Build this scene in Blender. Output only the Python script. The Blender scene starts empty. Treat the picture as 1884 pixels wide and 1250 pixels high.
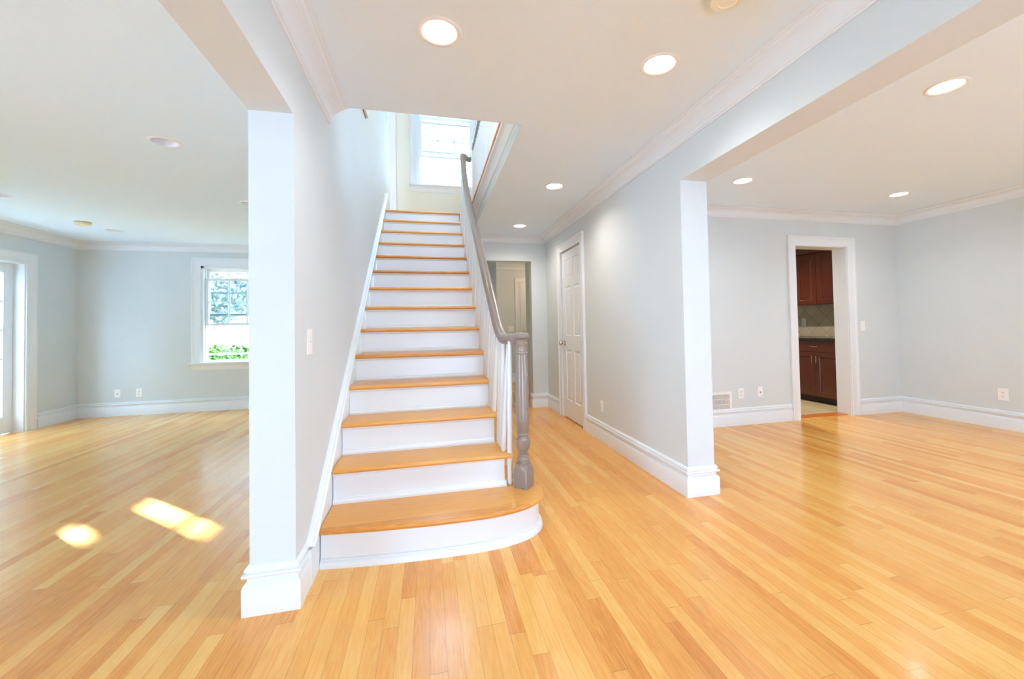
import bpy, bmesh, math, random
from mathutils import Vector, Matrix
random.seed(7)
PI = math.pi
SC = bpy.context.scene
COL = SC.collection

# ------------------------------------------------------------------ camera
F, YAW, PITCH, ROLL, CX, CY, HC = 767.915, 0.23714, 0.02279, -0.01863, 973.994, 585.267, 1.11837
fw = Vector((math.sin(YAW), math.cos(YAW), 0)); rt = Vector((math.cos(YAW), -math.sin(YAW), 0)); up = Vector((0, 0, 1))
f2 = fw*math.cos(PITCH)+up*math.sin(PITCH); u2 = -fw*math.sin(PITCH)+up*math.cos(PITCH)
r3 = rt*math.cos(ROLL)+u2*math.sin(ROLL); u3 = -rt*math.sin(ROLL)+u2*math.cos(ROLL)
cd = bpy.data.cameras.new('camera'); cam = bpy.data.objects.new('camera', cd); COL.objects.link(cam)
mw = Matrix((r3, u3, -f2)).transposed().to_4x4(); mw.translation = Vector((0, 0, HC)); cam.matrix_world = mw
cd.sensor_width = 36; cd.lens = F*36/1884; cd.shift_x = (942-CX)/1884; cd.shift_y = (CY-625)/1884
cd.clip_start = 0.02; cd.clip_end = 300
SC.camera = cam

# ------------------------------------------------------------------ world, sun, exposure
W = bpy.data.worlds.new('sky'); SC.world = W; W.use_nodes = True
bg = W.node_tree.nodes['Background']; bg.inputs[0].default_value = (0.53, 0.755, 1.07, 1); bg.inputs[1].default_value = 18.0
SC.view_settings.view_transform = 'Standard'; SC.view_settings.look = 'None'
SC.view_settings.gamma = 1; SC.view_settings.use_curve_mapping = False
SC.view_settings.exposure = 0.35
SC.cycles.max_bounces = 14; SC.cycles.diffuse_bounces = 8; SC.cycles.glossy_bounces = 4
SC.cycles.transmission_bounces = 6; SC.cycles.transparent_max_bounces = 12
SC.cycles.sample_clamp_indirect = 10; SC.cycles.caustics_reflective = False; SC.cycles.caustics_refractive = False
sd = bpy.data.lights.new('sun', 'SUN'); sd.energy = 75; sd.angle = 0.009; sd.color = (1, 0.95, 0.86)
so = bpy.data.objects.new('sun', sd); COL.objects.link(so)
EL = math.radians(18.6)
sdir = Vector((0.74*math.cos(EL), -0.675*math.cos(EL), -math.sin(EL)))
so.rotation_euler = sdir.to_track_quat('-Z', 'Y').to_euler(); so.location = (-10, 10, 12)

def portal(loc, sx, sy, direction):
    l = bpy.data.lights.new('window_daylight', 'AREA'); l.shape = 'RECTANGLE'; l.size = sx; l.size_y = sy
    l.cycles.is_portal = True
    o = bpy.data.objects.new('window_daylight', l); COL.objects.link(o); o.location = loc
    o.rotation_euler = Vector(direction).to_track_quat('-Z', 'Y').to_euler()
    o['kind'] = 'helper'

# ------------------------------------------------------------------ dimensions
H = 2.405; H2 = 5.05; UF = 2.636
RISE, RUN, YS = 0.18828, 0.25504, 2.17
XL, TL, YL0 = -0.538, 0.168, 1.905
XR, TR, YR0 = 1.628, 0.198, 2.423
XB = XR+TR
YB, YD, XD, YV, XV = 5.674, 3.959, 5.652, 6.977, -4.654
YF = -2.2
CROWN = 0.104

# ------------------------------------------------------------------ materials
def mat(name, col, rough=0.5, metal=0.0, coat=0.0, spec=0.5, emis=None, es=0):
    m = bpy.data.materials.new(name); m.use_nodes = True
    b = m.node_tree.nodes['Principled BSDF']
    b.inputs['Base Color'].default_value = (*col, 1); b.inputs['Roughness'].default_value = rough
    b.inputs['Metallic'].default_value = metal; b.inputs['Coat Weight'].default_value = coat
    b.inputs['Coat Roughness'].default_value = 0.12; b.inputs['Specular IOR Level'].default_value = spec
    if emis:
        b.inputs['Emission Color'].default_value = (*emis, 1); b.inputs['Emission Strength'].default_value = es
    return m
def srgb(r, g, b):
    return tuple(((c/255)/12.92 if c/255 <= 0.04045 else ((c/255+0.055)/1.055)**2.4) for c in (r, g, b))
class N:
    def __init__(s, m): s.t = m.node_tree; s.b = s.t.nodes['Principled BSDF']
    def n(s, typ, **kw):
        x = s.t.nodes.new(typ)
        for k, v in kw.items(): setattr(x, k, v)
        return x
    def l(s, a, b): s.t.links.new(a, b)
    def math(s, op, a, b=None, c=None):
        x = s.t.nodes.new('ShaderNodeMath'); x.operation = op
        for i, v in enumerate((a, b, c)):
            if v is None: continue
            if isinstance(v, (int, float)): x.inputs[i].default_value = v
            else: s.l(v, x.inputs[i])
        return x.outputs[0]
def speckle(m, scale, amount, bump=0.0):
    """slight mottling of a painted or stone surface"""
    k = N(m); tc = k.n('ShaderNodeTexCoord'); nz = k.n('ShaderNodeTexNoise'); nz.inputs['Scale'].default_value = scale
    nz.inputs['Detail'].default_value = 4
    k.l(tc.outputs['Object'], nz.inputs['Vector'])
    c = k.b.inputs['Base Color'].default_value[:3]
    r = k.n('ShaderNodeValToRGB'); k.l(nz.outputs['Fac'], r.inputs['Fac'])
    r.color_ramp.elements[0].position = 0.3; r.color_ramp.elements[1].position = 0.7
    r.color_ramp.elements[0].color = (*[x*(1-amount) for x in c], 1); r.color_ramp.elements[1].color = (*[min(1, x*(1+amount)) for x in c], 1)
    k.l(r.outputs['Color'], k.b.inputs['Base Color'])
    if bump:
        bp = k.n('ShaderNodeBump'); bp.inputs['Strength'].default_value = bump; bp.inputs['Distance'].default_value = 0.002
        k.l(nz.outputs['Fac'], bp.inputs['Height']); k.l(bp.outputs['Normal'], k.b.inputs['Normal'])
    return m

def wood(name, cols, along='Y', plank=0.057, length=0.9, rough=0.28, coat=0.0, gap=True, contrast=1.25, offset=0.0, tone=0.62):
    """strip boards running along one axis; each board its own tone, with grain"""
    m = mat(name, cols[1], rough, coat=coat); k = N(m)
    tc = k.n('ShaderNodeTexCoord'); sep = k.n('ShaderNodeSeparateXYZ'); k.l(tc.outputs['Object'], sep.inputs[0])
    X, Y, Z = sep.outputs
    if along == 'Y': a, c, t = Y, X, Z
    elif along == 'X': a, c, t = X, Y, Z
    else: a, c, t = Z, Y, X
    v = k.math('DIVIDE', k.math('ADD', c, 50+offset), plank); row = k.math('FLOOR', v); fv = k.math('FRACT', v)
    w1 = k.n('ShaderNodeTexWhiteNoise', noise_dimensions='1D'); k.l(row, w1.inputs['W'])
    sh = k.math('MULTIPLY', w1.outputs['Value'], 7.3)
    u = k.math('DIVIDE', k.math('ADD', k.math('ADD', a, sh), 50), length); idx = k.math('FLOOR', u); fu = k.math('FRACT', u)
    cb = k.n('ShaderNodeCombineXYZ'); k.l(row, cb.inputs[0]); k.l(idx, cb.inputs[1])
    w2 = k.n('ShaderNodeTexWhiteNoise', noise_dimensions='2D'); k.l(cb.outputs[0], w2.inputs['Vector'])
    rnd = w2.outputs['Value']
    # grain
    g = k.n('ShaderNodeCombineXYZ')
    k.l(k.math('MULTIPLY', c, 26), g.inputs[0]); k.l(k.math('ADD', k.math('MULTIPLY', a, 1.6), k.math('MULTIPLY', rnd, 40)), g.inputs[1]); k.l(k.math('MULTIPLY', t, 26), g.inputs[2])
    n1 = k.n('ShaderNodeTexNoise'); n1.inputs['Scale'].default_value = 1.0; n1.inputs['Detail'].default_value = 3; k.l(g.outputs[0], n1.inputs['Vector'])
    rings = k.math('FRACT', k.math('MULTIPLY', n1.outputs['Fac'], 9.0))
    rings = k.math('ABSOLUTE', k.math('SUBTRACT', rings, 0.5))
    g2 = k.n('ShaderNodeCombineXYZ')
    k.l(k.math('MULTIPLY', c, 300), g2.inputs[0]); k.l(k.math('ADD', k.math('MULTIPLY', a, 9), k.math('MULTIPLY', rnd, 90)), g2.inputs[1]); k.l(k.math('MULTIPLY', t, 300), g2.inputs[2])
    n2 = k.n('ShaderNodeTexNoise'); n2.inputs['Scale'].default_value = 1.0; n2.inputs['Detail'].default_value = 2; k.l(g2.outputs[0], n2.inputs['Vector'])
    n3 = k.n('ShaderNodeTexNoise'); n3.inputs['Scale'].default_value = 1.3; n3.inputs['Detail'].default_value = 2; k.l(tc.outputs['Object'], n3.inputs['Vector'])
    rnd2 = k.math('POWER', rnd, 0.8)
    val = k.math('ADD', k.math('MULTIPLY', rnd2, tone), k.math('ADD', k.math('MULTIPLY', n3.outputs['Fac'], 0.45), (0.75-tone)*0.5))
    val = k.math('SUBTRACT', val, k.math('MULTIPLY', rings, 0.36*contrast))
    val = k.math('ADD', val, k.math('MULTIPLY', k.math('SUBTRACT', n2.outputs['Fac'], 0.5), 0.45*contrast))
    r = k.n('ShaderNodeValToRGB'); k.l(val, r.inputs['Fac']); e = r.color_ramp.elements
    e[0].position = 0.0; e[0].color = (*cols[0], 1); e[1].position = 1.0; e[1].color = (*cols[-1], 1)
    for i, cc in enumerate(cols[1:-1]):
        x = e.new((i+1)/(len(cols)-1)); x.color = (*cc, 1)
    out = r.outputs['Color']
    if gap:
        e1 = k.math('LESS_THAN', fv, 0.022); e2 = k.math('LESS_THAN', fu, 0.0018/length)
        gp = k.math('MULTIPLY', k.math('MAXIMUM', e1, e2), 0.62)
        mx = k.n('ShaderNodeMix', data_type='RGBA'); k.l(gp, mx.inputs[0]); k.l(out, mx.inputs[6])
        mx.inputs[7].default_value = (*[x*0.35 for x in cols[0]], 1); out = mx.outputs[2]
    k.l(out, k.b.inputs['Base Color'])
    bp = k.n('ShaderNodeBump'); bp.inputs['Strength'].default_value = 0.12; bp.inputs['Distance'].default_value = 0.001
    k.l(n2.outputs['Fac'], bp.inputs['Height']); k.l(bp.outputs['Normal'], k.b.inputs['Normal'])
    return m

OAK = [srgb(206, 128, 48), srgb(228, 158, 74), srgb(236, 176, 90), srgb(243, 196, 114)]
M = {}
M['wall'] = speckle(mat('grey_wall_paint', srgb(214, 220, 221), 0.6, spec=0.3), 3, 0.012)
M['wall2'] = speckle(mat('cream_upstairs_paint', srgb(228, 226, 212), 0.6, spec=0.3), 3, 0.012)
M['ceil'] = mat('white_ceiling_paint', srgb(232, 244, 252), 0.7, spec=0.2)
M['trim'] = mat('white_trim_paint', srgb(230, 234, 237), 0.3)
M['floor'] = wood('oak_strip_floor', OAK, 'Y', 0.057, 1.05, 0.27, coat=0.15)
M['tread'] = wood('oak_tread', [srgb(184, 112, 40), srgb(210, 140, 60), srgb(224, 158, 76), srgb(232, 174, 92)], 'X', 0.4, 6, 0.3, coat=0.1, gap=False)
M['threshold_and_shade'] = wood('oak_threshold_and_shaded_nosing', [srgb(170, 90, 35), srgb(205, 120, 55), srgb(220, 140, 75)], 'X', 0.4, 6, 0.3, gap=False)
M['taupe'] = mat('taupe_rail_paint', srgb(140, 125, 115), 0.32, coat=0.2)
M['cherry'] = wood('cherry_cabinet_wood', [srgb(38, 12, 8), srgb(66, 23, 13), srgb(84, 33, 18), srgb(102, 45, 25)], 'Z', 9, 9, 0.28, coat=0.35, gap=False, contrast=1.0)
M['toe'] = mat('dark_toe_kick', srgb(40, 22, 16), 0.5)
M['granite'] = speckle(mat('dark_granite', srgb(40, 38, 36), 0.12), 90, 0.8)
M['nickel'] = mat('brushed_nickel', srgb(200, 190, 175), 0.25, metal=1)
M['steel'] = mat('satin_hinge_steel', srgb(170, 165, 158), 0.35, metal=1)
M['plate'] = mat('white_plastic', srgb(242, 242, 240), 0.35)
M['ivory'] = mat('ivory_plastic', srgb(240, 235, 214), 0.45)
M['yellow'] = mat('aged_yellow_plastic', srgb(240, 226, 176), 0.5)
M['dark'] = mat('dark_slot', srgb(35, 33, 32), 0.5)
M['slot'] = mat('grey_slot', srgb(120, 118, 114), 0.5)
M['lens'] = mat('lit_lamp_lens', (1, 1, 1), 0.5, emis=(1.0, 0.90, 0.76), es=12)
M['cangrey'] = mat('off_lamp_reflector', srgb(240, 240, 244), 0.5)
M['ring'] = mat('lamp_trim_ring', srgb(238, 238, 238), 0.35)
M['frame'] = mat('brown_picture_frame', srgb(110, 85, 60), 0.4)
M['mat'] = mat('white_picture_mat', srgb(240, 238, 230), 0.6)
M['print'] = speckle(mat('pale_print', srgb(205, 200, 185), 0.6), 8, 0.1)
M['leaf'] = speckle(mat('hedge_leaf', srgb(84, 122, 44), 0.6), 6, 0.5)
M['leafdark'] = speckle(mat('blue_green_leaf', srgb(176, 180, 178), 0.6), 9, 0.55)
M['bark'] = speckle(mat('tree_bark', srgb(170, 160, 150), 0.9), 12, 0.3)
M['siding'] = mat('white_siding', srgb(240, 240, 240), 0.6)
M['grass'] = speckle(mat('lawn_grass', srgb(110, 140, 80), 0.9), 2, 0.3)
M['weathered'] = speckle(mat('sun_screen_boards', srgb(120, 128, 110), 0.8), 4, 0.2)
M['bounce_ground'] = mat('pale_bounce_ground', srgb(234, 243, 252), 0.8)
M['wire'] = mat('grey_fence_rail', srgb(130, 150, 160), 0.4, metal=0.6)
M['roof'] = mat('roof_shingle', srgb(120, 118, 116), 0.8)

def tile_mat(name, cols, size, diag, plane, grout):
    m = mat(name, cols[0], 0.35); k = N(m)
    tc = k.n('ShaderNodeTexCoord'); sep = k.n('ShaderNodeSeparateXYZ'); k.l(tc.outputs['Object'], sep.inputs[0])
    A, B = (sep.outputs[1], sep.outputs[2]) if plane == 'YZ' else (sep.outputs[0], sep.outputs[1])
    if diag:
        A = k.math('SUBTRACT', A, 5.154); B = k.math('SUBTRACT', B, 1.196)
        s = 0.70711
        A2 = k.math('MULTIPLY', k.math('ADD', A, B), s); B2 = k.math('MULTIPLY', k.math('SUBTRACT', A, B), s)
        A, B = k.math('ADD', A2, size/2), k.math('ADD', B2, size/2)
    a = k.math('ADD', k.math('DIVIDE', A, size), 100); b = k.math('ADD', k.math('DIVIDE', B, size), 100)
    cb = k.n('ShaderNodeCombineXYZ'); k.l(k.math('FLOOR', a), cb.inputs[0]); k.l(k.math('FLOOR', b), cb.inputs[1])
    w = k.n('ShaderNodeTexWhiteNoise', noise_dimensions='2D'); k.l(cb.outputs[0], w.inputs['Vector'])
    nz = k.n('ShaderNodeTexNoise'); nz.inputs['Scale'].default_value = 7; nz.inputs['Detail'].default_value = 5; k.l(tc.outputs['Object'], nz.inputs['Vector'])
    f = k.math('ADD', k.math('MULTIPLY', w.outputs['Value'], 0.6), k.math('MULTIPLY', nz.outputs['Fac'], 0.45))
    r = k.n('ShaderNodeValToRGB'); k.l(f, r.inputs['Fac']); e = r.color_ramp.elements
    e[0].color = (*cols[0], 1); e[1].color = (*cols[-1], 1)
    if len(cols) > 2: x = e.new(0.5); x.color = (*cols[1], 1)
    g = k.math('MAXIMUM', k.math('LESS_THAN', k.math('FRACT', a), 0.025), k.math('LESS_THAN', k.math('FRACT', b), 0.025))
    mx = k.n('ShaderNodeMix', data_type='RGBA'); k.l(g, mx.inputs[0]); k.l(r.outputs['Color'], mx.inputs[6]); mx.inputs[7].default_value = (*grout, 1)
    k.l(mx.outputs[2], k.b.inputs['Base Color'])
    return m
M['splash'] = tile_mat('slate_backsplash_tile', [srgb(168, 152, 132), srgb(192, 178, 156), srgb(206, 192, 168)], 0.168, True, 'YZ', srgb(120, 112, 98))
M['ktile'] = tile_mat('beige_floor_tile', [srgb(200, 180, 140), srgb(222, 205, 168)], 0.33, False, 'XY', srgb(160, 140, 105))

def glass(name, tint, gloss=0.12):
    m = bpy.data.materials.new(name); m.use_nodes = True; t = m.node_tree; t.nodes.clear()
    o = t.nodes.new('ShaderNodeOutputMaterial'); mx = t.nodes.new('ShaderNodeMixShader'); mx.inputs[0].default_value = gloss
    tr = t.nodes.new('ShaderNodeBsdfTransparent'); tr.inputs[0].default_value = (*tint, 1)
    g = t.nodes.new('ShaderNodeBsdfGlossy'); g.inputs['Roughness'].default_value = 0.02
    t.links.new(tr.outputs[0], mx.inputs[1]); t.links.new(g.outputs[0], mx.inputs[2]); t.links.new(mx.outputs[0], o.inputs[0])
    return m
M['glass'] = glass('clear_window_glass', (0.96, 0.98, 0.98), 0.05)
M['tint'] = glass('bluish_window_glass', (0.76, 0.82, 0.84), 0.05)

# ------------------------------------------------------------------ mesh helpers
class MB:
    def __init__(s): s.bm = bmesh.new()
    def box(s, a, b):
        x0, y0, z0 = (min(a[i], b[i]) for i in range(3)); x1, y1, z1 = (max(a[i], b[i]) for i in range(3))
        v = [s.bm.verts.new(p) for p in ((x0,y0,z0),(x1,y0,z0),(x1,y1,z0),(x0,y1,z0),(x0,y0,z1),(x1,y0,z1),(x1,y1,z1),(x0,y1,z1))]
        for q in ((0,3,2,1),(4,5,6,7),(0,1,5,4),(1,2,6,5),(2,3,7,6),(3,0,4,7)): s.bm.faces.new([v[i] for i in q])
        return s
    def face(s, pts):
        return s.bm.faces.new([s.bm.verts.new(p) for p in pts])
    def prism(s, poly, fn, a, b):
        """poly of 2-D points, fn(u, v, w) -> xyz, extruded from w=a to w=b"""
        A = [s.bm.verts.new(fn(u, v, a)) for u, v in poly]; B = [s.bm.verts.new(fn(u, v, b)) for u, v in poly]
        s.bm.faces.new(A); s.bm.faces.new(B[::-1]); n = len(poly)
        for i in range(n): s.bm.faces.new((A[i], B[i], B[(i+1) % n], A[(i+1) % n]))
        return s
    def lathe(s, prof, c=(0, 0, 0), seg=24, fn=None):
        fn = fn or (lambda r, z, a: (c[0]+r*math.cos(a), c[1]+r*math.sin(a), c[2]+z))
        rings = []
        for r, z in prof:
            if r < 1e-5: rings.append([s.bm.verts.new(fn(0, z, 0))])
            else: rings.append([s.bm.verts.new(fn(r, z, 2*PI*i/seg)) for i in range(seg)])
        for p, q in zip(rings, rings[1:]):
            if len(p) == 1 and len(q) == 1: continue
            for i in range(seg):
                j = (i+1) % seg
                if len(p) == 1: s.bm.faces.new((p[0], q[i], q[j]))
                elif len(q) == 1: s.bm.faces.new((p[i], q[0], p[j]))
                else: s.bm.faces.new((p[i], q[i], q[j], p[j]))
        return s
    def sweep(s, path, prof, z0, closed=False, capends=True):
        """path: plan points with the room on the left; prof: (distance out of the wall, height)"""
        pts = [Vector((p[0], p[1])) for p in path]; n = len(pts); offs = []
        for i in range(n):
            d0 = (pts[i]-pts[i-1]).normalized() if i > 0 else None
            d1 = (pts[i+1]-pts[i]).normalized() if i < n-1 else None
            n0 = Vector((-d0.y, d0.x)) if d0 else None; n1 = Vector((-d1.y, d1.x)) if d1 else None
            if n0 is None: o = n1
            elif n1 is None: o = n0
            else: o = (n0+n1)/(1+n0.dot(n1))
            offs.append(o)
        rows = [[s.bm.verts.new((p.x+o.x*d, p.y+o.y*d, z0+h)) for d, h in prof] for p, o in zip(pts, offs)]
        m = len(prof)
        for a, b in zip(rows, rows[1:]):
            for j in range(m):
                s.bm.faces.new((a[j], a[(j+1) % m], b[(j+1) % m], b[j]))
        if capends: s.bm.faces.new(rows[0]); s.bm.faces.new(rows[-1][::-1])
        return s
    def tube(s, pts, sect):
        """sect: list of (side, up) offsets; side is horizontal"""
        rows = []
        for i, p in enumerate(pts):
            p = Vector(p); a = Vector(pts[max(0, i-1)]); b = Vector(pts[min(len(pts)-1, i+1)]); t = (b-a).normalized()
            side = t.cross(Vector((0, 0, 1)))
            if side.length < 1e-4: side = Vector((1, 0, 0))
            side.normalize(); u = side.cross(t).normalized()
            rows.append([s.bm.verts.new(p+side*x+u*y) for x, y in sect])
        m = len(sect)
        for a, b in zip(rows, rows[1:]):
            for j in range(m): s.bm.faces.new((a[j], a[(j+1) % m], b[(j+1) % m], b[j]))
        s.bm.faces.new(rows[0]); s.bm.faces.new(rows[-1][::-1])
        return s
    def build(s, name, m, parent=None, smooth=False, bevel=0, kind=None, loc=None, label=None):
        bmesh.ops.recalc_face_normals(s.bm, faces=s.bm.faces)
        me = bpy.data.meshes.new(name); s.bm.to_mesh(me); s.bm.free()
        if isinstance(m, (list, tuple)):
            for x in m: me.materials.append(x)
        else: me.materials.append(m)
        if smooth:
            for p in me.polygons: p.use_smooth = True
            try: me.set_sharp_from_angle(angle=math.radians(38))
            except Exception: pass
        o = bpy.data.objects.new(name, me); COL.objects.link(o)
        if loc: o.location = loc
        if parent: o.parent = parent
        if bevel:
            b = o.modifiers.new('bevel', 'BEVEL'); b.width = bevel; b.segments = 2; b.limit_method = 'ANGLE'
        if kind: o['kind'] = kind
        if label: o['label'] = label
        return o
def empty(name, loc=(0, 0, 0), label=None, cat=None, group=None, kind=None, rz=0):
    o = bpy.data.objects.new(name, None); COL.objects.link(o); o.location = loc; o.rotation_euler = (0, 0, rz); o.empty_display_size = 0.1
    tag(o, label, cat, group, kind); return o
def tag(o, label=None, cat=None, group=None, kind=None):
    if label: o['label'] = label
    if cat: o['category'] = cat
    if group: o['group'] = group
    if kind: o['kind'] = kind
    return o
def copy_tree(o, parent=None):
    c = o.copy(); COL.objects.link(c); c.parent = parent
    for ch in [x for x in o.children]: copy_tree(ch, c)
    return c

def wall(name, m, axis, p0, p1, u0, u1, z0, z1, holes=(), kind='structure'):
    """wall slab between p0 and p1 on its thin axis, u0..u1 along, with rectangular holes (ua, ub, za, zb)"""
    us = sorted({u0, u1, *[min(max(h[i], u0), u1) for h in holes for i in (0, 1)]})
    zs = sorted({z0, z1, *[min(max(h[i], z0), z1) for h in holes for i in (2, 3)]})
    b = MB(); P = (lambda p, u, z: (p, u, z)) if axis == 'x' else (lambda p, u, z: (u, p, z))
    cache = {}
    def V(p, u, z):
        k = (p, u, z)
        if k not in cache: cache[k] = b.bm.verts.new(P(p, u, z))
        return cache[k]
    def solid(i, j):
        if i < 0 or j < 0 or i >= len(us)-1 or j >= len(zs)-1: return False
        cu, cz = (us[i]+us[i+1])/2, (zs[j]+zs[j+1])/2
        return not any(h[0] < cu < h[1] and h[2] < cz < h[3] for h in holes)
    for i in range(len(us)-1):
        for j in range(len(zs)-1):
            if not solid(i, j): continue
            a, c, e, f = us[i], us[i+1], zs[j], zs[j+1]
            b.bm.faces.new((V(p0,a,e), V(p0,c,e), V(p0,c,f), V(p0,a,f))); b.bm.faces.new((V(p1,a,e), V(p1,a,f), V(p1,c,f), V(p1,c,e)))
            if not solid(i-1, j): b.bm.faces.new((V(p0,a,e), V(p0,a,f), V(p1,a,f), V(p1,a,e)))
            if not solid(i+1, j): b.bm.faces.new((V(p0,c,e), V(p1,c,e), V(p1,c,f), V(p0,c,f)))
            if not solid(i, j-1): b.bm.faces.new((V(p0,a,e), V(p1,a,e), V(p1,c,e), V(p0,c,e)))
            if not solid(i, j+1): b.bm.faces.new((V(p0,a,f), V(p0,c,f), V(p1,c,f), V(p1,a,f)))
    return b.build(name, m, kind=kind)

# ------------------------------------------------------------------ floors
MB().box((XV-0.3, YF-0.2, -0.12), (XB-0.1, 8.6, 0)).build('floor', M['floor'], kind='structure')
MB().box((XB-0.1, YF-0.2, -0.12), (XD+0.2, 4.06, 0)).build('floor', M['floor'], kind='structure')
MB().box((XB+0.0, 4.13, -0.12), (6.1, 7.3, 0.0)).build('floor_kitchen', M['ktile'], kind='structure')
MB().box((4.12, 4.0, -0.01), (4.93, 4.135, 0.008)).build('trim_threshold', M['threshold_and_shade'], kind='structure', bevel=0.003)
# upper floor boards
b = MB(); b.box((0.592, 2.0, H+0.14), (3.4, YV, UF-0.02)); b.box((-3.0, YS+13*RUN+0.06, H+0.14), (0.592, YV, UF-0.02))
b.build('floor_upper', M['floor'], kind='structure')
b = MB(); b.box((0.55, 2.0, UF-0.02), (3.4, YV, UF)); b.box((-3.0, YS+13*RUN+0.10, UF-0.02), (0.55, YV, UF))
b.build('floor_landing', M['floor'], kind='structure')
b = MB(); b.box((-3.0, 2.0, UF-0.05), (XL-0.01, YS+13*RUN+0.06, UF)); b.build('floor_upper', M['floor'], kind='structure')

# ------------------------------------------------------------------ ceilings with lamp holes
HALL_LAMPS = [(0.062, 1.815), (1.125, 1.820), (1.134, 3.625), (1.135, 5.132)]
DIN_LAMPS = [(2.794, 1.665), (2.772, 3.178), (4.682, 3.221), (4.70, 1.66), (2.79, -0.4), (4.70, -0.4)]
LIV_LAMPS = [(-1.697, 3.260), (-3.735, 6.142), (-3.765, 4.744), (-1.710, 4.66)]
FAR_LAMPS = [(2.3, 7.0)]
KIT_LAMPS = [(4.55, 5.05)]
RH = 0.078
def ceiling(name, x0, x1, y0, y1, lamps, opening=None):
    hs = 0.11; xs = {x0, x1}; ys = {y0, y1}
    for x, y in lamps: xs |= {x-hs, x+hs}; ys |= {y-hs, y+hs}
    if opening: xs |= {opening[0], opening[1]}; ys |= {opening[2], opening[3]}
    xs = sorted(v for v in xs if x0 <= v <= x1); ys = sorted(v for v in ys if y0 <= v <= y1)
    b = MB(); z = H
    def hit(cx, cy):
        for (x, y) in lamps:
            if abs(cx-x) < hs and abs(cy-y) < hs: return True
        return bool(opening and opening[0] < cx < opening[1] and opening[2] < cy < opening[3])
    for i in range(len(xs)-1):
        for j in range(len(ys)-1):
            if hit((xs[i]+xs[i+1])/2, (ys[j]+ys[j+1])/2): continue
            b.face([(xs[i], ys[j], z), (xs[i], ys[j+1], z), (xs[i+1], ys[j+1], z), (xs[i+1], ys[j], z)])
    for (x, y) in lamps:
        n = 40; ring = []; sq = []
        for k in range(n):
            a = 2*PI*(k+0.5)/n; c, s_ = math.cos(a), math.sin(a); ring.append((x+RH*c, y+RH*s_))
            q = hs/max(abs(c), abs(s_)); sq.append((x+q*c, y+q*s_))
        for k in range(n):
            kk = (k+1) % n; b.face([(*ring[k], z), (*ring[kk], z), (*sq[kk], z), (*sq[k], z)])
        for sx, sy in ((1, 1), (1, -1), (-1, 1), (-1, -1)):
            k = min(range(n), key=lambda q: abs(sq[q][0]-x-sx*hs)+abs(sq[q][1]-y-sy*hs))
        # corners of the square
        for k in range(n):
            kk = (k+1) % n; p, q = sq[k], sq[kk]
            if abs(p[0]-q[0]) > 1e-6 and abs(p[1]-q[1]) > 1e-6:
                cx_ = x+math.copysign(hs, p[0]-x); cy_ = y+math.copysign(hs, p[1]-y)
                b.face([(*p, z), (*q, z), (cx_, cy_, z)])
    # slab above
    def slab(ax, bx, ay, by):
        if bx > ax and by > ay: b.box((ax, ay, H+0.135), (bx, by, H+0.15))
    if opening:
        slab(x0, opening[0], y0, y1); slab(opening[1], x1, y0, y1); slab(opening[0], opening[1], y0, opening[2]); slab(opening[0], opening[1], opening[3], y1)
    else: slab(x0, x1, y0, y1)
    bmesh.ops.remove_doubles(b.bm, verts=b.bm.verts, dist=1e-5)
    return b.build(name, M['ceil'], kind='structure')
YO0, YO1, XO = 2.553, 5.56, 0.592
ceiling('ceiling', XL-TL, XR+TR, YF-0.15, YV+0.15, HALL_LAMPS, (XL-0.2, XO, YO0, YO1))
ceiling('ceiling_dining', XR+TR, XD+0.2, YF-0.15, YD+0.2, DIN_LAMPS)
ceiling('ceiling_living', XV-0.3, XL-TL, YF-0.15, YV+0.15, LIV_LAMPS)
ceiling('ceiling_far_room', XL-TL, XR+TR+1.8, YV+0.15, 8.6, [])
ceiling('ceiling_kitchen', XR+TR, 6.1, YD+0.2, 7.3, KIT_LAMPS)
MB().box((-3.0, 1.8, H2), (3.5, YV+0.2, H2+0.1)).build('ceiling_upper', M['ceil'], kind='structure')

# ------------------------------------------------------------------ walls
wall('wall_left', M['wall'], 'x', XL-TL, XL, YL0, YV+0.15, 0, H+0.14, holes=[])
wall('wall_left', M['wall'], 'x', XL-TL, XL, YF, YL0, 2.03, H+0.14)                       # header over the wide opening to the living room
wall('wall_upper_left', M['wall'], 'x', XL-TL, XL, YO0, 6.47, H+0.14, H2)
MB().box((XL-TL, YO0, H), (XL, 6.47, H+0.14)).build('wall_left', M['wall'], kind='structure') if False else None
wall('wall_right', M['wall'], 'x', XR, XB, YR0, YV, 0, H+0.14, holes=[(4.297, 4.998, -0.1, 2.045)])
wall('wall_right', M['wall'], 'x', XR, XB, YF, YR0, 2.075, H+0.14)                        # header over the opening to the dining room
wall('wall_back', M['wall'], 'y', YB, YB+0.12, 0.40, XR, 0, H+0.14, holes=[(0.70, 1.41, -0.1, 2.048)])
wall('wall_dining_back', M['wall'], 'y', YD, YD+0.176, XB, XD+0.2, 0, H+0.14, holes=[(4.135, 4.885, -0.1, 2.012)])
wall('wall_dining_right', M['wall'], 'x', XD, XD+0.15, YF, YD, 0, H+0.14, holes=[(-1.9, -0.6, 0.1, 1.6)])  # unseen opening added to bring daylight across into the hall
portal((XD+0.16, -1.25, 0.85), 1.3, 1.5, (-1, 0, 0))
WX0, WX1, WZ0, WZ1 = -3.195, -2.065, 0.700, 2.097
wall('wall_living_back', M['wall'], 'y', YV, YV+0.16, XV-0.12, XL-TL, 0, H+0.14, holes=[(WX0, WX1, WZ0, WZ1)])
FD0, FD1 = 4.40, 6.225
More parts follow.
